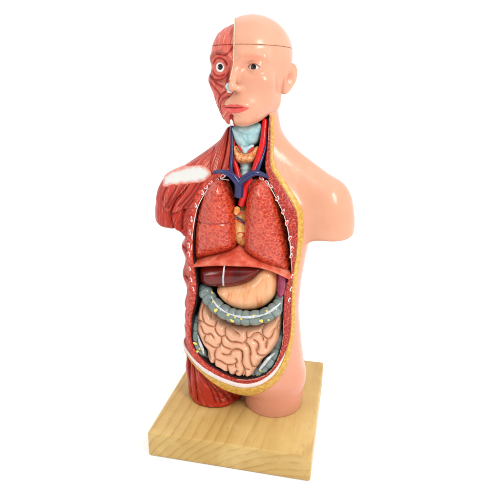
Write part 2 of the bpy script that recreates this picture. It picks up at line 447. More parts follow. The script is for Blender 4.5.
def body(x, y, z):
    a = np.interp(z, ZF, AF); c = np.interp(z, ZF, CF); b = np.interp(z, ZF, BF); yc = np.interp(z, ZF, YF)
    n = 2.3
    f = ((np.abs((x-c)/a)**n+np.abs((y-yc)/b)**n+1e-9)**(1/n)-1)*np.minimum(a, b)
    f = smax(f, 3.85-z, .9)
    for s in (-1, 1):
        o = .12 if s > 0 else 0.05
        g = cone(x, y, z, (s*1.6, .8, 23.6), (s*5.75+o, .35, 20.2), 1.25, 1.75)
        g2 = ell(x, y*.94, z, (s*6.15+o, .3, 18.2), (2.0, 1.95, 3.35))
        cut = 17.5-z+.12*np.sin(y)
        g = smax(smin(g, g2, .8), cut, .35)
        f = smin(f, g, .9)
        # thigh stumps
        cx = -2.68 if s < 0 else 2.55
        rr = np.interp(z, [1, 2.2, 4, 6], [2.42, 2.5, 2.62, 2.65])
        g = (np.sqrt(((x-cx)/1.0)**2+((y+.35)/1.07)**2)-rr)
        g = smax(g, z-6.0, 1.2)
        f = smin(f, g, .35)
    return f
def body_full(x, y, z):
    f = body(x, y, z)
    return smax(smax(f, z-26.9-1.6*np.clip((y+.7)*2.5, 0, 1), .1), BH-.03-z, .06)

def hit(px, py):
    d = ray(px, py); d = d/np.linalg.norm(d); t = 28.
    best = (9, None)
    for _ in range(500):
        p = CAM+d*t; v = float(body(*[np.array([q]) for q in p])[0])
        if v < best[0]: best = (v, p.copy())
        if v < .01: break
        t += max(v*.5, .02)
        if t > 50: break
    return best[1]
def hits(pts): return np.array([[p[0], p[2]] for p in (hit(a, b) for a, b in pts)])
def loop2(pts, n=4): return catmull(hits(pts), True, n)

CAV = [(250, 119), (264, 112), (268.5, 113), (268, 128), (267.5, 150), (266, 172), (270, 184), (274, 192), (280.5, 207), (286, 222), (289, 239), (290.5, 256), (291, 272),
       (287, 282), (284, 296), (283, 310), (283, 325), (282.6, 338), (280, 352), (274, 366), (266.5, 374), (257, 378.5), (246, 380), (234, 378.5), (221, 373),
       (209, 366), (201.6, 359), (195, 351), (191, 338), (191.5, 318), (195, 303), (196, 285), (194, 268), (192.5, 255), (193, 234), (195, 220), (197.5, 208),
       (202, 197), (208.5, 187), (216, 180.5), (225, 177), (231, 172), (232, 160), (231, 140), (231.5, 120)]
FATO = [(274.5, 110), (274, 140), (274.5, 163), (279.5, 172), (289, 187), (298, 201), (303, 213), (303.5, 235), (301.5, 255), (298, 275), (296, 295),
        (296, 312), (295, 330), (292, 347), (288, 363), (281, 377), (272, 386), (259, 393.5), (246, 395.5), (230, 392), (216, 385), (204, 375.5), (195, 366.5), (187, 355)]
CIN = [(270.5, 110), (270.5, 140), (270.5, 165), (276, 177), (285, 191), (293, 205), (297, 216), (297.5, 235), (296, 255), (293, 275), (291.5, 295), (291, 312),
       (290.5, 330), (288, 345), (282.5, 361), (274.5, 374.5), (262, 384), (250, 387.5), (238, 387), (225, 383), (212, 377), (204, 372), (195, 363.5), (188, 354)]
EIN = [(268.5, 110), (267, 150), (270, 184), (289, 225), (291, 256), (291.2, 295), (290.5, 325), (287.8, 345), (282, 358.5), (273, 371.5), (261, 380.5), (249, 383.8), (238, 383),
       (225.5, 379), (213, 373), (205, 368), (196, 360.5), (187, 349)]
TOPC = [(232, 117), (250, 112)]
LEFTC = [(178, 340), (178, 300), (178, 250), (185, 215), (205, 180), (225, 168), (229, 130)]
cav2 = poly_sdf(loop2(CAV), 1.5)
def open_poly(P):   # right and lower border from the traced line, left side closed outside the body
    H = catmull(hits(P), False, 4)
    return np.concatenate([H, [[-7.2, H[-1][1]+.5], [-7.2, 20], [-4.5, 27], [H[0][0], 27.5]]])
fato = poly_sdf(open_poly(FATO), 1.0); cin = poly_sdf(open_poly(CIN), 1.0); ein = poly_sdf(open_poly(EIN), 1.0)
XS = -.12    # the plane between the skinned half and the dissected half
def yback(z): return np.interp(z, [3, 6, 20, 23, 25, 27], [1.0, 1.4, 1.4, 1.2, .8, .8])
def cavity(x, y, z):     # negative inside the opening
    return smax(cav2(x, z), y-yback(z), .5)
def f_skin(x, y, z):
    f = smax(body_full(x, y, z), -cavity(x, y, z), .05)
    return smax(f, XS+.012-x, .03)
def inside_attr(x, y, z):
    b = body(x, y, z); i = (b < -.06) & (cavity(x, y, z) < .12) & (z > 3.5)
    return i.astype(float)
def body_attr(x, y, z):
    pk = np.exp(-((x-4.6)**2)/1.2-((z-12)**2)/20)*.5+.6*np.exp(-((z-4)**2)/8)
    return {'inside': inside_attr(x, y, z), 'pinkish': pk}
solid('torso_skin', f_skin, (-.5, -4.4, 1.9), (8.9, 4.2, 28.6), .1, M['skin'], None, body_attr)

# grooves traced on the dissected half
def traced(lst): return [catmull(hits(L), False, 4) for L in lst]
GL = []
GL += [crop(155, 170, 6.25, L) for L in (
    [(225, 55), (170, 130), (115, 200), (85, 290)], [(160, 75), (100, 170), (60, 230)], [(100, 75), (60, 130), (45, 190)],
    [(262, 75), (220, 150), (160, 215), (110, 262)], [(305, 95), (262, 160), (215, 215), (170, 250)], [(180, 250), (165, 290), (162, 370)], [(110, 262), (95, 300), (110, 365)])]
GL += [crop(150, 340, 6.25, L) for L in (
    [(236, 110), (243, 190), (250, 300), (255, 345)], [(262, 150), (275, 230), (285, 310), (295, 385)], [(285, 175), (330, 240), (375, 320), (405, 400)],
    [(345, 250), (400, 320), (440, 400)], [(400, 290), (450, 340), (490, 390)], [(470, 320), (500, 345), (530, 385)])]
GL += [[(184, 262), (188, 266), (192, 268)], [(183, 248), (187, 251)], [(185, 278), (190, 281)], [(186, 292), (191, 296)]]
glines = traced(GL)
gr2 = line_df(glines, (-8.6, 1.5), (1, 24), .05)
def fan(px, py, yy=-1.5): p = at(px, py, yy); return p[0], p[2]
def fan_uv(x, z, c, k=1.0):
    dx, dz = x-c[0], z-c[1]; r = np.sqrt(dx*dx+dz*dz); th = np.arctan2(dx, dz)
    return th*5.0*k, r
def f_muscle(x, y, z):
    b = body_full(x, y, z)+.10
    lump = .10*np.sin(z*2.6+1.0)*np.exp(-((x+5.4)/.9)**2)*((z > 10) & (z < 17))
    g = np.maximum(1-gr2(x, z)/.28, 0)
    b = b+.16*g*g*(y < .8)+lump+.05*np.sin(x*3+z*1.2)*np.sin(y*2.2)*(z < 22)
    f = smax(b, -cavity(x, y, z), .05)
    return smax(f, x-XS+.012, .03)
AP_D = fan(160, 262); AP_T = fan(243, 100); AP_L = fan(181, 335)
def muscle_attr(x, y, z):
    u1, v1 = fan_uv(x, z, AP_D); u3, v3 = fan_uv(x, z, AP_L)
    leg = z < 7.5; mid = (z >= 7.5) & (z < 16.2) & (x > -5.9)
    u = np.where(leg, u3*.8+y*.6, np.where(mid, z+.3*x, u1+.3*y)); v = np.where(leg, v3, np.where(mid, x+y, v1))
    d = gr2(x, z)+np.where(y > .8, 1, 0)
    return {'fu': u, 'fv': v, 'groove': np.where(inside_attr(x, y, z) > .5, 0, d)}
solid('torso_muscle', f_muscle, (-8.7, -4.2, 1.9), (.3, 4.2, 28.6), .1, M['muscle'], None, muscle_attr)

# near-black layer lining the opening
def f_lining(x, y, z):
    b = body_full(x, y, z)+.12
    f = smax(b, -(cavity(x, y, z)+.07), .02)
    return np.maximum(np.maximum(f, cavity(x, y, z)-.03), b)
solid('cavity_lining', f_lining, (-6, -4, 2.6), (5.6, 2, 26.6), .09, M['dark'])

# ------------------------------------------------------------------ layers of the cut rim
def strip(name, inner, outer, mat, off, lo=(-6, -4.4, 2.8), hi=(5.8, 1.5, 26.5), h=.075, extra=None, attr=None):
    def f(x, y, z):
        b = body_full(x, y, z)
        e = smax(-inner(x, z), outer(x, z), .05)
        r = smax(smax(b-off, -(b+.35), .05), e, .07)
        r = np.maximum(r, y-.9)
        if extra is not None: r = smax(r, extra(x, y, z), .05)
        return r
    return solid(name, f, lo, hi, h, mat, None, attr)
strip('fat_layer', cin, fato, M['fat'], .05)
strip('cut_muscle_rim', lambda x, z: cav2(x, z)-.03, lambda x, z: ein(x, z)*(1-np.clip((z-8.2)/.8, 0, 1))+cin(x, z)*np.clip((z-8.2)/.8, 0, 1), M['meat'], .02, extra=lambda x, y, z: -x-.6+(z-9)*0+np.where(z < 7.5, -9, 0))
strip('fascia_layer', ein, cin, M['fascia'], .07, extra=lambda x, y, z: z-8.6)
def f_lrim(x, y, z):     # bright cut muscle wall along the dissected side
    b = body_full(x, y, z)+.02*np.sin(x*9)*np.sin(z*7)
    c = cav2(x, z)
    w_ = np.interp(z, [3, 6, 8, 12, 16, 18, 20, 22], [.5, .55, .8, .85, .62, .62, .62, .55])+.05*np.sin(z*5)
    r = smax(smax(b-.04, -(b+.35), .05), smax(-c+.03, c-w_, .05), .12)
    r = np.maximum(r, y-.9)
    return np.maximum(smax(r, x+.9, .1), np.maximum(smax(ein(x, z), z-22.6, .1), 0*x-9))
solid('side_wall_muscle', f_lrim, (-7, -4.4, 3), (0, 1.5, 23.5), .075, M['meat_left'])

# rib ends, each a small oval with a red marrow centre
def on_body(px, py, off=0.0):
    p = hit(px, py); e = .05; q = [np.array([v]) for v in p]
    b0 = body(*q)[0]; g = np.array([body(q[0]+e, q[1], q[2])[0]-b0, body(q[0], q[1]+e, q[2])[0]-b0, body(q[0], q[1], q[2]+e)[0]-b0]); g /= np.linalg.norm(g)+1e-9
    return p+g*off, g
def oval(name, c, nrm, tang, ra, rb, rc, mat, parent=None, seed=0):
    t = np.array(tang, float); t -= nrm*(t@nrm); t /= np.linalg.norm(t); s = np.cross(nrm, t)
    n1, n2 = 16, 9; V = []
    for i in range(n2):
        ph = math.pi*i/(n2-1)
        for k in range(n1):
            th = 2*math.pi*k/n1; w_ = 1+.12*math.sin(3*th+seed)
            V.append(c+w_*ra*math.sin(ph)*math.cos(th)*t+w_*rb*math.sin(ph)*math.sin(th)*s+rc*math.cos(ph)*nrm)
    Q = [(i*n1+k, (i+1)*n1+k, (i+1)*n1+(k+1) % n1, i*n1+(k+1) % n1) for i in range(n2-1) for k in range(n1)]
    return link_mesh(name, V, Q, mat, parent)
RIBS = (crop(155, 170, 6.25, [(425, 42), (388, 66), (350, 80), (322, 110), (298, 142), (256, 222), (230, 308), (220, 388), (214, 470)])
        + crop(175, 240, 7.143, [(104, 100), (109, 205), (118, 284), (133, 350)])
        + [(207.5, 173.5)]
        + crop(225, 170, 6.25, [(228, 52), (262, 78), (286, 102), (326, 180), (362, 262), (385, 330), (404, 425)])
        + crop(235, 240, 7.143, [(404, 60), (400, 110), (407, 258), (399, 350), (386, 428)]))
for i, (px, py) in enumerate(RIBS):
    c, g = on_body(px, py, .03)
    big = 1.2 if i in (13, 6, 0) else .98
    a_ = (.19+.05*RNG.random())*big; b_ = (.11+.03*RNG.random())*big
    nx = on_body(px+.3, py+1, 0)[0]-c
    tg = (.35 if px < 240 else -.35, 0, -1) if py > 190 else ((-1, 0, -.8) if px < 240 else (1, 0, -.8))
    ro = oval('rib_end', c, g, tg, a_, b_, .08, M['white'], None, i)
    oval('marrow', c+g*.045, g, tg, a_*.66, b_*.62, .05, M['artery'], ro, i+1)
# thin white pleura edge along the inner border on both sides
def lift(pts, off): return np.array([on_body(a, b, off)[0] for a, b in pts])
tube('pleura_edge', lift([(229, 180), (222, 179.5), (214, 183), (207, 190), (201, 199.5), (196.5, 210), (194, 222), (192, 236), (191.5, 250), (191, 264), (193, 270)], -.02), [.03, .045, .03, .045, .02], M['fascia'])
tube('pleura_edge', lift([(259, 179), (265, 183), (271, 189), (277, 200), (283, 213), (287, 226), (290, 242), (291, 256), (292, 270)], -.02), [.02, .035, .02, .035, .02], M['fascia'])

# ------------------------------------------------------------------ muscles of the shoulder and neck, lying on the body
def patch(name, pts, mat, off, apex=None, ks=1.0, grooves=None, h=.07, depth=.4, ymax=1.6, attrfn=None, k=.12):
    P = loop2(pts, 4); sd = poly_sdf(P, 1.0)
    gd = line_df(traced(grooves), P.min(0)-.5, P.max(0)+.5, .05) if grooves else None
    def f(x, y, z):
        b = body_full(x, y, z)
        if gd is not None: gg = np.maximum(1-gd(x, z)/.22, 0); b = b+.12*gg*gg
        e = sd(x, z)
        b = b-off*np.sqrt(np.clip(-e*2.2, 0, 1))
        return np.maximum(smax(smax(b, -(b+depth), .05), e, k), y-ymax)
    def attr(x, y, z):
        d = {'edge': sd(x, z)}
        if apex is not None: d['fu'], d['fv'] = fan_uv(x, z, apex, ks)
        g = np.ones_like(x) if gd is None else gd(x, z)
        d['groove'] = np.minimum(g, np.maximum(-sd(x, z)*1.5+.05, 0))
        return d
    return solid(name, f, (P[:, 0].min()-.3, -4.4, P[:, 1].min()-.3), (P[:, 0].max()+.3, 2.2, P[:, 1].max()+.3), h, mat, None, attr)
c6 = lambda L: crop(150, 110, 6.25, L)
patch('trapezius_muscle', c6([(215, 352), (260, 322), (330, 288), (385, 245), (402, 232), (392, 290), (378, 340), (380, 385), (330, 358), (250, 360)]), M['trap'], .12, fan(262, 92), 1.3)
patch('deltoid_muscle', crop(155, 170, 6.25, [(100, 62), (160, 66), (215, 62), (222, 75), (180, 130), (120, 195), (95, 260), (70, 262), (42, 215), (36, 165), (50, 110), (75, 75)]), M['trap'], .10, AP_D, 1.5,
      [crop(155, 170, 6.25, L) for L in ([(150, 80), (95, 180), (62, 235)], [(100, 75), (62, 130), (48, 190)], [(190, 85), (130, 165), (85, 235)])])
patch('pectoral_muscle', crop(155, 170, 6.25, [(228, 72), (300, 62), (345, 40), (395, 30), (400, 45), (355, 68), (310, 115), (268, 180), (240, 240), (180, 245), (150, 262), (105, 268), (125, 215), (180, 145)]), M['trap'], .13, fan(150, 255), 1.3,
      [crop(155, 170, 6.25, L) for L in ([(270, 75), (220, 150), (150, 225)], [(320, 75), (262, 160), (205, 230)], [(300, 70), (240, 160), (175, 238)])])
patch('shoulder_bone', c6([(100, 398), (165, 360), (250, 338), (335, 334), (380, 370), (384, 415), (352, 445), (300, 460), (220, 468), (140, 480), (80, 482), (84, 432)]), M['tendon'], .13)
for nm, pts in (('sternocleidomastoid_muscle', [(382, 392), (374, 340), (382, 290), (410, 225), (450, 165), (480, 112), (493, 112), (480, 200), (462, 290), (440, 375), (415, 398)]),
                ('sternohyoid_muscle', [(446, 380), (468, 292), (486, 200), (496, 120), (508, 120), (506, 220), (496, 320), (482, 378)])):
    patch(nm, c6(pts), M['trap'], .22, fan(236, 70), 2.2, None, .06)

# ------------------------------------------------------------------ organs: rounded solids with traced outlines
def organ(name, pts, ym, H, D, mat, creases=None, cr=.12, cw=.3, h=.07, parent=None, ymz=0, extra=None, lump=None, res=.05, dome=None, tilt=False):
    ymv = ym
    W = np.array([at(a, b, ym)[[0, 2]] for a, b in pts])
    if tilt:
        for _ in range(4): W = np.array([at(a, b, ym+ymz*(q[1]-W[:, 1].mean()))[[0, 2]] for (a, b), q in zip(pts, W)])
    P = catmull(W, True, 4); sd = poly_sdf(P, .8, res)
    z0 = P[:, 1].mean(); x0 = P[:, 0].mean(); gd = None
    if creases:
        yc_ = ym-H*.8
        def cpt(a, b):
            p = at(a, b, yc_)
            if tilt:
                for _ in range(4): p = at(a, b, yc_+ymz*(p[2]-z0)+(dome or 0)*(p[0]+.2)**2)
            return p[[0, 2]]
        gd = line_df([catmull(np.array([cpt(a, b) for a, b in L]), False, 4) for L in creases], P.min(0)-.5, P.max(0)+.5, .035)
    def ymf(x, z):
        y = ymv+ymz*(z-z0)
        if dome: y = y+dome*((x+.2)**2)
        return y
    def f(x, y, z):
        dd = -sd(x, z)
        e = np.maximum(D-dd, 0); yy = y-ymf(x, z)
        v = (np.sqrt(e*e+(yy*D/H)**2)-D)*min(1, H/D)
        if gd is not None:
            q = np.clip(1-gd(x, z)/cw, 0, 1); v = v+cr*((1-np.sqrt(1-q*q+1e-6)) if cw > .32 else q*q)*(yy < 0)*np.clip((dd-.08)/.35, 0, 1)
        if lump: v = v+lump(x, y, z)
        if tilt: v = smax(v, cav2(x, z)+.10, .25)
        return v
    def attr(x, y, z):
        return {'groove': gd(x, z) if gd is not None else np.ones_like(x), 'edge': sd(x, z)}
    lo = (P[:, 0].min()-.25, ymv-H-.5-abs(ymz)*3, P[:, 1].min()-.25); hi = (P[:, 0].max()+.25, ymv+H+.5+abs(ymz)*3+(0 if not dome else dome*18), P[:, 1].max()+.25)
    return solid(name, f, lo, hi, h, mat, parent, attr)
c4 = lambda L: crop(170, 170, 3.571, L)
c5 = lambda L: crop(170, 250, 3.571, L)
rl = organ('lung', c4([(160, 32), (190, 28), (208, 44), (228, 95), (238, 160), (242, 210), (242, 250), (234, 274), (205, 289), (160, 301), (120, 313), (92, 320), (84, 292), (85, 240), (90, 190), (101, 140), (120, 90), (140, 55)]),
      -1.35, 1.75, 1.75, M['lung'], [c4([(88, 192), (130, 190), (170, 192), (205, 196), (232, 205)])], .10, .16, .07, None, -.02, dome=.02)
rl['label'] = 'right lung with a level fissure across it, on the dissected side'
ll = organ('lung', c4([(300, 34), (322, 26), (345, 34), (366, 62), (386, 102), (403, 150), (416, 200), (426, 250), (431, 300), (434, 362), (395, 352), (350, 340), (312, 318), (278, 290), (266, 265), (266, 220), (268, 160), (274, 108), (284, 62)]),
      -1.35, 1.75, 1.75, M['lung'], [c4([(425, 290), (405, 250), (385, 235)])], .06, .14, .07, None, -.02, dome=.03)
ll['label'] = 'left lung, without a level fissure, beside the skinned half'
organ('diaphragm', c4([(85, 322), (130, 308), (190, 292), (232, 276), (248, 266), (264, 276), (310, 306), (370, 332), (430, 360), (432, 384), (400, 368), (350, 346), (300, 336), (250, 333), (200, 332), (150, 335), (110, 340), (86, 343)]),
      -1.75, 1.45, .35, M['diaphragm'], None, h=.06, ymz=.55, dome=.05)
# heart with its vessels
ht = organ('heart', [(238, 208), (245, 206), (252, 214), (255, 228), (252, 242), (244, 247), (236, 240), (232, 226), (233, 214)], -.9, 1.1, 1.1, M['heart'], h=.06)
def hp(L, y=-2.02): return np.array([at(a, b, y) for a, b in crop(215, 170, 10, L)])
tube('coronary_artery', hp([(205, 450), (235, 435), (270, 430), (300, 440)]), [.05, .06, .05], M['artery'], ht)
tube('coronary_artery', hp([(215, 490), (250, 520), (290, 535)], -1.95), [.04, .05], M['artery'], ht)
tube('coronary_vein', hp([(210, 470), (245, 490), (285, 525), (305, 560)], -2.0), [.06, .07, .05], M['blue'], ht)
tube('coronary_artery', hp([(225, 640), (250, 625), (290, 640), (270, 680)], -1.95), [.04, .04], M['artery'], ht)
tube('heart_chamber', hp([(222, 375), (216, 410), (208, 440)], -1.9), [.2, .26, .2], M['heart'], ht)

lv = organ('liver', c4([(104, 352), (130, 340), (190, 334), (250, 332), (320, 336), (334, 350), (320, 368), (288, 394), (250, 408), (200, 415), (150, 416), (118, 409), (102, 390)]),
      -2.0, 1.0, .9, M['liver'], None, h=.07, dome=.045)
tube('liver_ligament', np.array([at(a, b, y) for a, b, y in ((224.6, 264.8, -2.95), (223.8, 270, -3.08), (223.2, 278, -3.06), (223.4, 285.5, -2.8))]), [.05, .06, .08, .07], M['band'], lv, flat=.6)
organ('stomach', c4([(325, 352), (360, 346), (380, 362), (388, 390), (386, 420), (374, 452), (345, 480), (300, 495), (250, 492), (210, 476), (182, 452), (168, 424), (196, 405), (250, 398), (290, 385)]),
      -1.9, 1.15, 1.1, M['stomach'], None, h=.07, dome=.035)
organ('spleen', c4([(390, 362), (404, 358), (415, 372), (418, 405), (412, 438), (399, 453), (386, 444), (383, 410), (386, 380)]), -1.9, .75, .5, M['spleen'], None, h=.05)

# small intestine
cA = lambda L: crop(175, 310, 7.143, L)
cB = lambda L: crop(235, 310, 7.143, L)
def cw_(ox, oy, *Ls): return [crop(ox, oy, 11.11, L) for L in Ls]
CR = cw_(192, 300, [(150, 40), (115, 110), (120, 190), (145, 250), (200, 285), (255, 297)], [(222, 95), (206, 150), (215, 192)], [(255, 297), (265, 340), (290, 380), (325, 412), (326, 470), (296, 505)],
         [(45, 248), (100, 233), (145, 250)], [(118, 335), (140, 372), (180, 382), (215, 375), (242, 415)], [(120, 340), (100, 290)], [(425, 235), (378, 300), (364, 340), (375, 390), (410, 442), (450, 466), (500, 472)],
         [(425, 265), (435, 310), (460, 350), (505, 374)], [(255, 297), (272, 250), (292, 205)], [(150, 395), (135, 440), (160, 480)], [(325, 412), (362, 395)])
CR += cw_(232, 310, [(20, 250), (75, 277)], [(85, 170), (130, 210), (160, 215)], [(160, 215), (155, 270), (165, 310), (150, 352)], [(165, 310), (205, 305), (240, 270), (300, 258), (340, 300), (348, 330)],
          [(150, 352), (190, 400), (200, 450), (196, 505)], [(5, 356), (60, 355), (120, 370), (150, 352)], [(0, 442), (60, 430), (105, 450), (115, 505)], [(245, 330), (285, 360), (290, 400), (268, 440), (285, 490)],
          [(325, 135), (350, 165), (335, 220), (345, 280), (400, 320), (440, 290), (470, 215)], [(400, 320), (375, 370), (377, 415)], [(470, 215), (500, 205)], [(200, 150), (195, 200), (165, 215)])
CR += cw_(200, 340, [(70, 20), (140, 70), (185, 85), (225, 62), (240, 20)], [(185, 85), (163, 150), (175, 205), (240, 235), (310, 275), (392, 265)], [(255, 152), (300, 166), (335, 155), (350, 125), (400, 108), (455, 120), (470, 170), (465, 250)],
          [(240, 30), (270, 72), (340, 100)], [(400, 208), (411, 240), (392, 265), (400, 300)], [(305, 275), (310, 330), (325, 400), (350, 440)], [(155, 322), (200, 315), (235, 335), (250, 380), (280, 425)],
          [(168, 215), (150, 280), (115, 312)], [(412, 340), (388, 375), (410, 402), (455, 412)], [(465, 250), (490, 320), (470, 390), (440, 440)], [(85, 120), (100, 180)])
CR += cw_(240, 340, [(50, 20), (75, 60), (105, 85), (120, 140), (110, 200), (135, 290), (180, 320)], [(205, 50), (205, 90), (185, 130), (215, 165), (270, 184)], [(302, 25), (285, 85)],
          [(0, 110), (25, 125), (30, 190), (20, 250), (55, 320), (50, 400), (10, 420)], [(55, 320), (95, 325)])
CR += cw_(250, 300, [(245, 355), (300, 320), (345, 290)], [(330, 250), (300, 310), (320, 370)])
organ('small_intestine', [(199, 304), (203, 296), (209, 303), (217, 312), (228, 320), (243, 324), (260, 322), (273, 315), (281, 308), (283, 316), (281.5, 330), (280, 339), (276, 346), (271.5, 352), (265, 357), (261.5, 362),
       (257, 368), (256.5, 376), (252, 383), (240, 385), (229, 382.5), (218, 377.5), (210.5, 370.5), (206, 364), (207.2, 357), (207.2, 349), (203, 343.5), (199.5, 337), (196.6, 330), (197, 322), (196.5, 315)],
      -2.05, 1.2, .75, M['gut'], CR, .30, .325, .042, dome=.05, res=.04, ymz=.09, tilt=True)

# colon: haustra along a traced path
def colon(name, pts, ys, r, lab=None):
    P3 = np.array([at(a, b, y) for (a, b), y in zip(pts, ys)]); C3 = catmull(P3, False, 6)
    Ls = np.concatenate([[0], np.cumsum(np.linalg.norm(np.diff(C3, axis=0), axis=1))])
    def fr(x, y, z):
        D = np.full(np.shape(x), 1e9); Sx = np.zeros(np.shape(x))
        for i in range(len(C3)-1):
            a, b = C3[i], C3[i+1]; d = b-a; L = d@d
            t = np.clip(((x-a[0])*d[0]+(y-a[1])*d[1]+(z-a[2])*d[2])/L, 0, 1)
            q = (x-a[0]-t*d[0])**2+(y-a[1]-t*d[1])**2+(z-a[2]-t*d[2])**2
            m_ = q < D; D = np.where(m_, q, D); Sx = np.where(m_, Ls[i]+t*math.sqrt(L), Sx)
        return np.sqrt(D), Sx
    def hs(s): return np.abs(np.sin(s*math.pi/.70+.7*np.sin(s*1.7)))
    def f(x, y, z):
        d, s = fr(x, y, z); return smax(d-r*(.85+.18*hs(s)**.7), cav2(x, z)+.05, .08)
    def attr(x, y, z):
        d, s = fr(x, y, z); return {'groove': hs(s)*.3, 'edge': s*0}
    o = solid(name, f, C3.min(0)-r*1.5, C3.max(0)+r*1.5, .06, M['colon'], None, attr)
    if lab: o['label'] = lab
    return o, C3
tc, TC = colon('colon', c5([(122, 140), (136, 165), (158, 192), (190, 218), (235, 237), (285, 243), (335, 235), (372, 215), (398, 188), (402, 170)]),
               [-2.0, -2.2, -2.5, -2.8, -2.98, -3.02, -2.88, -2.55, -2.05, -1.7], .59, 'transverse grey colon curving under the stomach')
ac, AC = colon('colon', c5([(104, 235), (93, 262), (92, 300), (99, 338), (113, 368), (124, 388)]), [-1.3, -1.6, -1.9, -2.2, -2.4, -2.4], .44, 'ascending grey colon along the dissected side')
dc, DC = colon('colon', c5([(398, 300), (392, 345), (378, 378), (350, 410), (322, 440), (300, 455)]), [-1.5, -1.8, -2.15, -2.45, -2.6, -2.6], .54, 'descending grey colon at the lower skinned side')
def ribbon_on(parent, pts, ys, r): tube('colon_band', np.array([at(a, b, y) for (a, b), y in zip(pts, ys)]), r, M['band'], parent, n=10, flat=.5)
ribbon_on(tc, c5([(150, 172), (170, 202), (205, 225), (245, 238), (285, 240), (335, 231), (368, 212), (394, 190)]), [-2.90, -3.18, -3.44, -3.60, -3.66, -3.52, -3.17, -2.70], [.03, .11, .05, .09, .12, .06, .12, .05])
ribbon_on(ac, c5([(99, 305), (106, 330), (115, 352), (120, 372)]), [-2.36, -2.6, -2.8, -2.82], [.04, .12, .14, .06])
ribbon_on(dc, c5([(374, 368), (352, 388), (332, 412), (318, 430)]), [-2.68, -2.95, -3.12, -3.16], [.05, .13, .12, .05])
def spots(parent, pts, C3, r):
    for i, (a, b) in enumerate(pts):
        # nearest colon point in the view, lifted to its front
        best = None
        for c in C3:
            q = CM@(c-CAM); u, v = 250+FOC*q[0]/q[2], 250+FOC*q[1]/q[2]; d = (u-a)**2+(v-b)**2
            if best is None or d < best[0]: best = (d, c, q[2])
        d_, c, zc = best; tgt = at(a, b, c[1]); off = tgt-c; off[1] = 0
        dy = math.sqrt(max(r*r-off@off, .02)); dirv = off+np.array([0, -dy, 0]); dirv /= np.linalg.norm(dirv)
        p = c+dirv*(r*.98)
        oval('fat_tag', p, dirv, (1, 0, RNG.uniform(-1, 1)), RNG.uniform(.15, .23), RNG.uniform(.11, .16), .07, M['fatspot'], parent, i)
spots(tc, c5([(155, 150), (163, 178), (170, 205), (168, 192), (215, 222), (228, 243), (240, 228), (260, 232), (302, 228), (330, 243), (348, 213), (352, 240), (375, 200), (385, 222)]), TC, .575)
spots(ac, c5([(95, 325), (112, 345), (102, 355)]), AC, .45)
spots(dc, c5([(352, 392), (330, 420), (318, 435), (348, 425)]), DC, .48)

# ------------------------------------------------------------------ throat and vessels
cn = lambda L: crop(215, 110, 6.25, L)
def w3(L, ys): return np.array([at(a, b, y) for (a, b), y in zip(L, np.interp(np.linspace(0, 1, len(L)), np.linspace(0, 1, len(np.atleast_1d(ys))), np.atleast_1d(ys)))])
organ('larynx', cn([(112, 90), (290, 80), (292, 150), (276, 200), (245, 225), (205, 250), (165, 245), (130, 205), (112, 160)]), -.1, 1.1, .9, M['larynx'],
      [cn([(150, 135), (175, 175), (200, 215)]), cn([(150, 130), (200, 150), (255, 120)]), cn([(200, 160), (205, 230)])], .10, .3, .05)
organ('throat_membrane', cn([(160, 218), (185, 232), (230, 215), (245, 230), (215, 262), (195, 275), (172, 262)]), -1.0, .35, .25, M['cart'], None, h=.045)
tube('throat_muscle', w3(cn([(206, 268), (225, 248), (243, 228)]), -1.38), [.04, .09, .03], M['artery'])
tube('throat_muscle', w3(cn([(146, 222), (158, 242), (170, 262)]), -1.38), [.04, .08, .03], M['artery'])
organ('thyroid_gland', cn([(124, 222), (140, 225), (160, 246), (190, 262), (225, 250), (250, 232), (270, 225), (275, 245), (264, 290), (240, 325), (190, 338), (145, 325), (128, 290), (120, 250)]), -.7, .85, .5, M['gland'], None, h=.05)
def tr_ring(s): return 1+.07*np.sin(s*13)
tube('trachea', w3(cn([(190, 320), (192, 360), (194, 400), (198, 450), (200, 500)]), [-.5, -.6, -.8, -1.0]), [.48, .46, .46], M['cart'], n=24, smooth_n=16, rfun=tr_ring)
tube('jugular_vein', w3(cn([(112, 60), (104, 130), (108, 210), (104, 300), (100, 360), (108, 400)]), [-.6, -.9, -1.4, -1.9]), [.12, .12, .13, .15], M['blue'])
tube('jugular_vein', w3(cn([(334, 60), (326, 150), (316, 220), (296, 290), (275, 350), (262, 392)]), [-.3, -.6, -1.1, -1.9]), [.17, .15, .15, .16], M['blue'])
tube('carotid_artery', w3(cn([(118, 190), (116, 250), (122, 320), (140, 390), (152, 445)]), [-.7, -1.1, -1.6]), [.10, .16, .22, .2], M['artery'])
tube('carotid_artery', w3(cn([(312, 60), (306, 130), (298, 200), (276, 280), (252, 350), (236, 410)]), [-.5, -.8, -1.2, -1.7]), [.2, .22, .22, .2], M['artery'])
patch('neck_side_muscle', cn([(336, 90), (345, 92), (344, 200), (344, 330), (338, 385), (318, 385), (312, 330), (326, 220)]), M['meat_left'], .02, None, 1, None, .06)
tube('brachiocephalic_vein', w3(crop(215, 170, 10, [(-10, 25), (40, 15), (100, 22), (160, 50), (205, 95), (235, 140), (240, 200), (235, 265)]), [-2.1, -2.3, -2.4, -2.3, -2.2]), [.13, .17, .24, .28, .33, .34], M['blue'])
tube('brachiocephalic_vein', w3(crop(215, 170, 10, [(530, 75), (480, 48), (420, 30), (360, 42), (300, 80), (250, 125), (238, 150)]), [-1.6, -2.1, -2.35, -2.3]), [.12, .2, .24, .26, .26], M['blue'])
tube('aorta', w3(crop(215, 170, 10, [(345, 110), (310, 160), (295, 205), (290, 250), (275, 300), (262, 350)]), [-1.9, -2.0, -1.7]), [.18, .26, .28, .26], M['artery'])
tube('subclavian_artery', w3(crop(215, 170, 10, [(375, 95), (350, 110), (325, 150)]), [-1.9, -1.9]), [.1, .14], M['artery'])

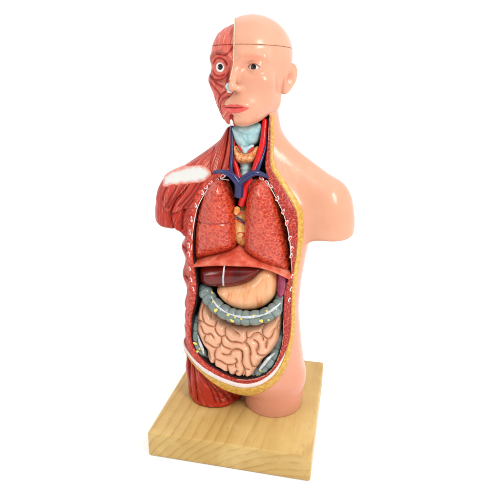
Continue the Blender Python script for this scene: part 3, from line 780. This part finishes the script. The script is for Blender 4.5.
# ------------------------------------------------------------------ head
HX, HY, HZ = -.18, .25, 29.67
PS = math.radians(-10)
def head_tf(P):
    c, s = math.cos(PS), math.sin(PS)
    return np.stack([HX+P[:, 0]*c-P[:, 1]*s*-1*-1, HY+P[:, 0]*s+P[:, 1]*c, HZ+P[:, 2]], 1)
def head0(x, y, z):
    ax = np.abs(x)
    f = ell(x, y, z, (0, .45, .98), (2.88, 3.35, 2.72))
    f = smin(f, ell(x, y, z, (0, -.95, -.9), (2.25, 2.0, 2.5)), .7)
    f = smin(f, ell(x, y, z, (0, -1.35, -2.55), (1.75, 1.7, 1.35)), .6)
    f = smin(f, cone(ax, y, z, (1.5, .0, -2.3), (.5, -2.15, -3.3), .72, .62), .6)
    f = smin(f, cone(ax, y, z, (1.95, .5, .2), (1.45, .05, -2.2), .75, .72), .7)
    f = smin(f, ell(ax, y, z, (1.25, -1.2, -1.6), (1.0, 1.15, 1.2)), .6)
    f = smin(f, ell(x, y, z, (0, -2.5, -3.3), (.7, .62, .52)), .5)
    f = smin(f, ell(ax, y, z, (1.55, -1.8, -.85), (.8, .75, .55)), .7)
    f = smin(f, cone(ax, y, z, (.45, -2.62, .62), (1.75, -2.05, .62), .36, .34), .5)
    f = smax(f, -ell(ax, y, z, (1.27, -3.25, -.02), (.66, .75, .36)), .45)
    # nose
    f = smin(f, cone(x, y, z, (0, -2.72, .25), (0, -3.55, -1.2), .25, .30), .4)
    f = smin(f, ell(x, y, z, (0, -3.6, -1.3), (.38, .38, .32)), .22)
    f = smin(f, ell(ax, y, z, (.42, -3.2, -1.42), (.28, .38, .25)), .18)
    f = smax(f, -ell(ax, y, z, (.24, -3.42, -1.68), (.13, .22, .14)), .08)
    # mouth
    f = smin(f, ell(x, y, z, (0, -2.1, -2.55), (1.4, .92, .85)), .5)
    f = smin(f, ell(ax, y, z, (.28, -2.88, -2.52), (.66, .27, .16)), .14)
    f = smin(f, ell(ax, y, z, (.15, -2.86, -2.92), (.66, .28, .19)), .14)
    f = smax(f, -ell(x, y, z, (0, -3.30, -2.70+.05*np.abs(x)), (1.02, .42, .045)), .10)
    f = smax(f, -ell(x, y, z, (0, -3.4, -2.1), (.12, .2, .35)), .2)
    f = smax(f, -ell(x, y, z, (0, -3.45, -3.25), (.6, .42, .14)), .25)
    return f
EY = (1.27, -2.12, .0); ER = .56
def lids(x, y, z, f, s):
    c = (s*EY[0], EY[1], EY[2])
    g = ell(x, y, z, c, (.66, .66, .60))
    f = smin(f, g, .18)
    if s > 0:
        u = (x-c[0])/.43; up = .205*(1-u*u)+.02; dn = -.135*(1-u*u)-.01
        hole = np.maximum(z-up, dn-z)*.8
        hole = np.maximum(hole, y+2.2)
        f = smax(f, -hole, .05)
        # fold above the lid
        fold = np.sqrt(((y+2.72))**2*.3+(z-(.36-.17*u*u))**2)-.035+np.maximum(np.abs(u)-1, 0)
        f = smax(f, -fold, .08)
    else:
        d = np.sqrt((x-c[0])**2+(z-c[2])**2)
        f = smin(f, np.sqrt((d-.53)**2+(y+2.36)**2)-.07, .2)
        f = smax(f, -np.maximum(d-.37, y+1.9), .03)
    return f
CAPZ = 1.45
def underside(x, y, z):    # the head ends under the jaw where the neck begins
    return -z-3.95+np.maximum(y+1.2, 0)*-.55*0
def cut(x, y): return x+.41*np.clip(y+3, 0, 5.5)
def cutm(x, y, z): return cut(x, y)+.72*np.exp(-((z+2.42)/.5)**2)     # skin left standing round the mouth
def f_face(x, y, z):
    f = lids(x, y, z, head0(x, y, z), 1)
    f = smax(f, -(np.maximum(np.abs(z-CAPZ)-.012, -f-.05)), .01)
    return np.maximum(np.maximum(f, -cutm(x, y, z)), z-CAPZ+.005)
def f_cap(x, y, z): return np.maximum(np.maximum(head0(x, y, z), -cut(x, y)), CAPZ+.010-z)
def mgroove(x, z):
    return facegr(x, z)
FG = [[(-.35, 1.3), (-.6, .9), (-.9, .75), (-1.5, .85)], [(-2.3, -.3), (-1.9, -.75), (-1.3, -.85), (-.7, -.6), (-.45, -.1)],
      [(-.5, -.3), (-.6, -.9), (-.75, -1.4)], [(-.75, -1.6), (-1.2, -1.9), (-1.45, -2.4), (-1.4, -3.0), (-1.0, -3.5)], [(-2.2, -.9), (-1.6, -1.5), (-1.2, -1.95)],
      [(-2.4, -1.2), (-2.1, -2.0), (-1.7, -2.9)], [(-.4, -1.95), (-.9, -2.1), (-1.2, -2.6), (-1.05, -3.1)], [(-1.9, -.6), (-1.5, -1.1), (-1.0, -1.3)],
      [(-1.85, .25), (-1.6, .50), (-1.27, .60), (-.92, .48), (-.72, .2)], [(-1.9, -.2), (-1.65, -.5), (-1.27, -.62), (-.9, -.5)]]
facegr = line_df([catmull(np.array(L), False, 4) for L in FG], (-3.2, -4.2), (.2, 2), .04)
def mface(x, y, z):
    g = np.maximum(1-facegr(x, z)/.2, 0)*(y < -.3)
    inset = .30*np.clip((z+.2)/1.5, .2, 1)*np.exp(-(cut(x, y)/1.1)**2)-.13*np.clip((-x-.6)/1.2, 0, 1)*np.exp(-((z-.6)/1.8)**2)
    b = head0(x, y, z)+inset
    # the outer nose wall is taken off on this side
    b = smax(b, -ell(x, y, z, (-.3, -3.7, -.9), (.32, .75, .9)), .15)
    b = lids(x, y, z, b, -1)
    return b+.065*g*g+.02*np.sin(x*14)*np.sin(z*2)
def f_fm(x, y, z): return np.maximum(np.maximum(mface(x, y, z), cutm(x, y, z)+.012), z-CAPZ+.012)
def f_capm(x, y, z): return np.maximum(np.maximum(mface(x, y, z), cut(x, y)+.012), CAPZ+.012-z)
def fm_attr(x, y, z):
    d = np.sqrt((x+1.27)**2+z**2)
    ring = 1/(1+np.exp((d-.95)*14)); up = 1/(1+np.exp(-(z-.55)*9))
    u = ring*d*1.3+(1-ring)*(up*x+(1-up)*(.75*x-.55*z)); v = z+x*.2
    return {'fu': u, 'fv': v, 'groove': facegr(x, z)+.0+np.where(y > -.3, 1, 0)}
def face_attr(x, y, z):
    pk = .55*np.exp(-((x-1.27)**2)/.35-((z-.28)**2)/.06)*(y < -1.5)+.35*np.exp(-((x-1.9)**2)/.6-((z+1.1)**2)/.5)*(y < -.5)+1.2*np.exp(-((x-.3)**2)/.03-((z+1.62)**2)/.012)*(y < -2.5)+.85*np.exp(-((x-1.25)**2)/.45-((z-(.66-.12*(x-1.1)**2))**2)/.035)*(y < -1.5)  # lid and cheek tint, plus brow and nostril shading put into the colour
    pk += .5*np.exp(-((x-.6)**2)/.05-((z-.0)**2)/.08)*(y < -1.5)
    return {'inside': x*0, 'pinkish': pk}
LO = (-3.3, -4.4, -4.2); HI = (3.3, 4.1, 4.0)
hd = solid('head', f_face, LO, HI, .05, M['skin'], None, face_attr, head_tf)
solid('skull_cap', f_cap, (-2.6, -3.6, 1.2), HI, .07, M['skin'], hd, lambda x, y, z: {'inside': x*0, 'pinkish': x*0}, head_tf)
solid('facial_muscle', f_fm, LO, (.3, 4.1, 1.8), .05, M['face_muscle'], hd, fm_attr, head_tf)
solid('scalp_muscle', f_capm, (-3.3, -3.6, 1.2), (.3, 4.1, 4.0), .07, M['face_muscle'], hd, fm_attr, head_tf)
# pale seam between the halves
def f_seam(x, y, z):
    h0 = head0(x, y, z)
    return np.maximum(np.maximum(h0+.02, np.abs(cut(x, y)+.045)-.045), -z-.9)
solid('midline_edge', f_seam, (-2.7, -4.2, -1.2), (.2, 3.9, 3.9), .05, paint('cream_edge_paint', (.84, .62, .40), .08), hd, None, head_tf)
# lips
def f_lips(x, y, z):
    f = head0(x, y, z)-.02
    x = x-.08; ax = np.abs(x); u = np.clip(ax/1.02, 0, 1)
    top = -2.70+.27*(1-u**1.6)-.05*np.exp(-(x/.13)**2)+.04*u; bot = -2.70-.37*(1-u*u)**.8+.04*u
    return smax(smax(f, np.maximum(z-top, bot-z)*.8, .04), np.maximum(y+1.9, ax-1.0), .03)
solid('lips', f_lips, (-1.3, -3.6, -3.4), (1.3, -1.6, -2.1), .035, M['lip'], hd, None, head_tf)
# eyes
def eye_mat():
    k = NT('painted_eye'); g = k.att('gaze')
    c = k.mix(k.step(g, .19, .215), (.012, .010, .010), (.86, .84, .80))
    c = k.mix(k.step(g, .50, .62), c, (.80, .45, .36))
    return k.out(c, .08, None, .6)
M['eye'] = eye_mat()
for s in (-1, 1):
    c = (s*EY[0]+(.0 if s > 0 else .0), EY[1], EY[2]); gz = np.array([(-.03 if s > 0 else .06), -1, .02]); gz /= np.linalg.norm(gz)
    def ga(x, y, z, c=c, gz=gz, s=s):
        d = np.stack([x-c[0], y-c[1], z-c[2]], 1); t = d@gz; r = np.linalg.norm(d-t[:, None]*gz, axis=1)
        return {'gaze': np.where(t > 0, r, .5)*(1.0 if s > 0 else 1.0)}
    e = solid('eye', lambda x, y, z, c=c: ell(x, y, z, c, (ER, ER, ER)), np.array(c)-.8, np.array(c)+.8, .05, M['eye'], hd, ga, head_tf)
    e['label'] = 'eye between closed-fitting skin lids' if s > 0 else 'round bare eyeball ringed by red muscle'
# dark line of the upper lid
lid_pts = np.array([[EY[0]+u*.43, -2.12-math.sqrt(max(.645**2-(u*.42)**2-(.19*(1-u*u))**2, .04)), +.225*(1-u*u)+.0] for u in np.linspace(-.95, .95, 9)])
tube('lid_line', head_tf(lid_pts), [.015, .035, .02], paint('brown_lid_paint', (.25, .08, .05), .1), hd)
# ear on the skinned side
def f_ear(x, y, z):
    t = .30; yy = (y-.60)*math.cos(t)-(z+.65)*math.sin(t); zz = (z+.65)*math.cos(t)+(y-.60)*math.sin(t)
    xx = x-2.70-.42*(yy+.1)-.16*zz
    wz = np.interp(zz, [-1.3, -.7, 0, .8, 1.2], [.35, .42, .62, .66, .5])
    d = np.sqrt((yy/wz)**2+(zz/1.12)**2); e = (d-1)*.55
    f = smax(np.abs(xx)-.16-.10*np.clip(d, 0, 1), e, .2)
    con = ell(xx, yy, zz, (.26, -.10, -.10), (.30, .27, .45)); f = smax(f, -con, .1)
    g2 = np.sqrt((d-.74)**2*.25+(xx-.24)**2)-.05+np.maximum(-zz-.35, 0)
    f = smax(f, -g2, .08)
    return f
solid('ear', f_ear, (2.2, -.6, -2.1), (3.6, 2.0, 1.4), .045, M['skin'], hd,
      lambda x, y, z: {'inside': x*0, 'pinkish': .9*np.exp(-((y-.55)**2)/.06-((z+.45)**2)/.12)}, head_tf)
# nose cartilage and the window in the chin
solid('nose_cartilage', lambda x, y, z: smax(smin(ell(x, y, z, (-.30, -3.22, -1.28), (.22, .38, .26)), ell(x, y, z, (-.13, -3.46, -1.57), (.24, .22, .13)), .12), -ell(x, y, z, (-.36, -3.6, -1.52), (.15, .22, .10)), .06),
      (-.9, -3.9, -1.9), (.2, -2.6, -.8), .035, M['cart'], hd, None, head_tf)
solid('chin_window', lambda x, y, z: smax(smax(head0(x, y, z)-.015, np.abs(x+.17)-.17, .04), np.maximum(z+3.22, -4.1-z), .04), (-.5, -3.5, -4.2), (.2, -1.5, -3.0), .04, M['redgap'], hd, None, head_tf)
solid('jaw_bone', lambda x, y, z: smin(ell(x, y, z, (-.17, -2.96, -3.62), (.13, .2, .22)), ell(x, y, z, (-.26, -2.72, -3.84), (.19, .18, .10)), .08), (-.9, -3.4, -4.2), (.3, -2.0, -3.2), .035, M['tooth'], hd, None, head_tf)

for o in bpy.data.objects:
    if '_c' in o: del o['_c']
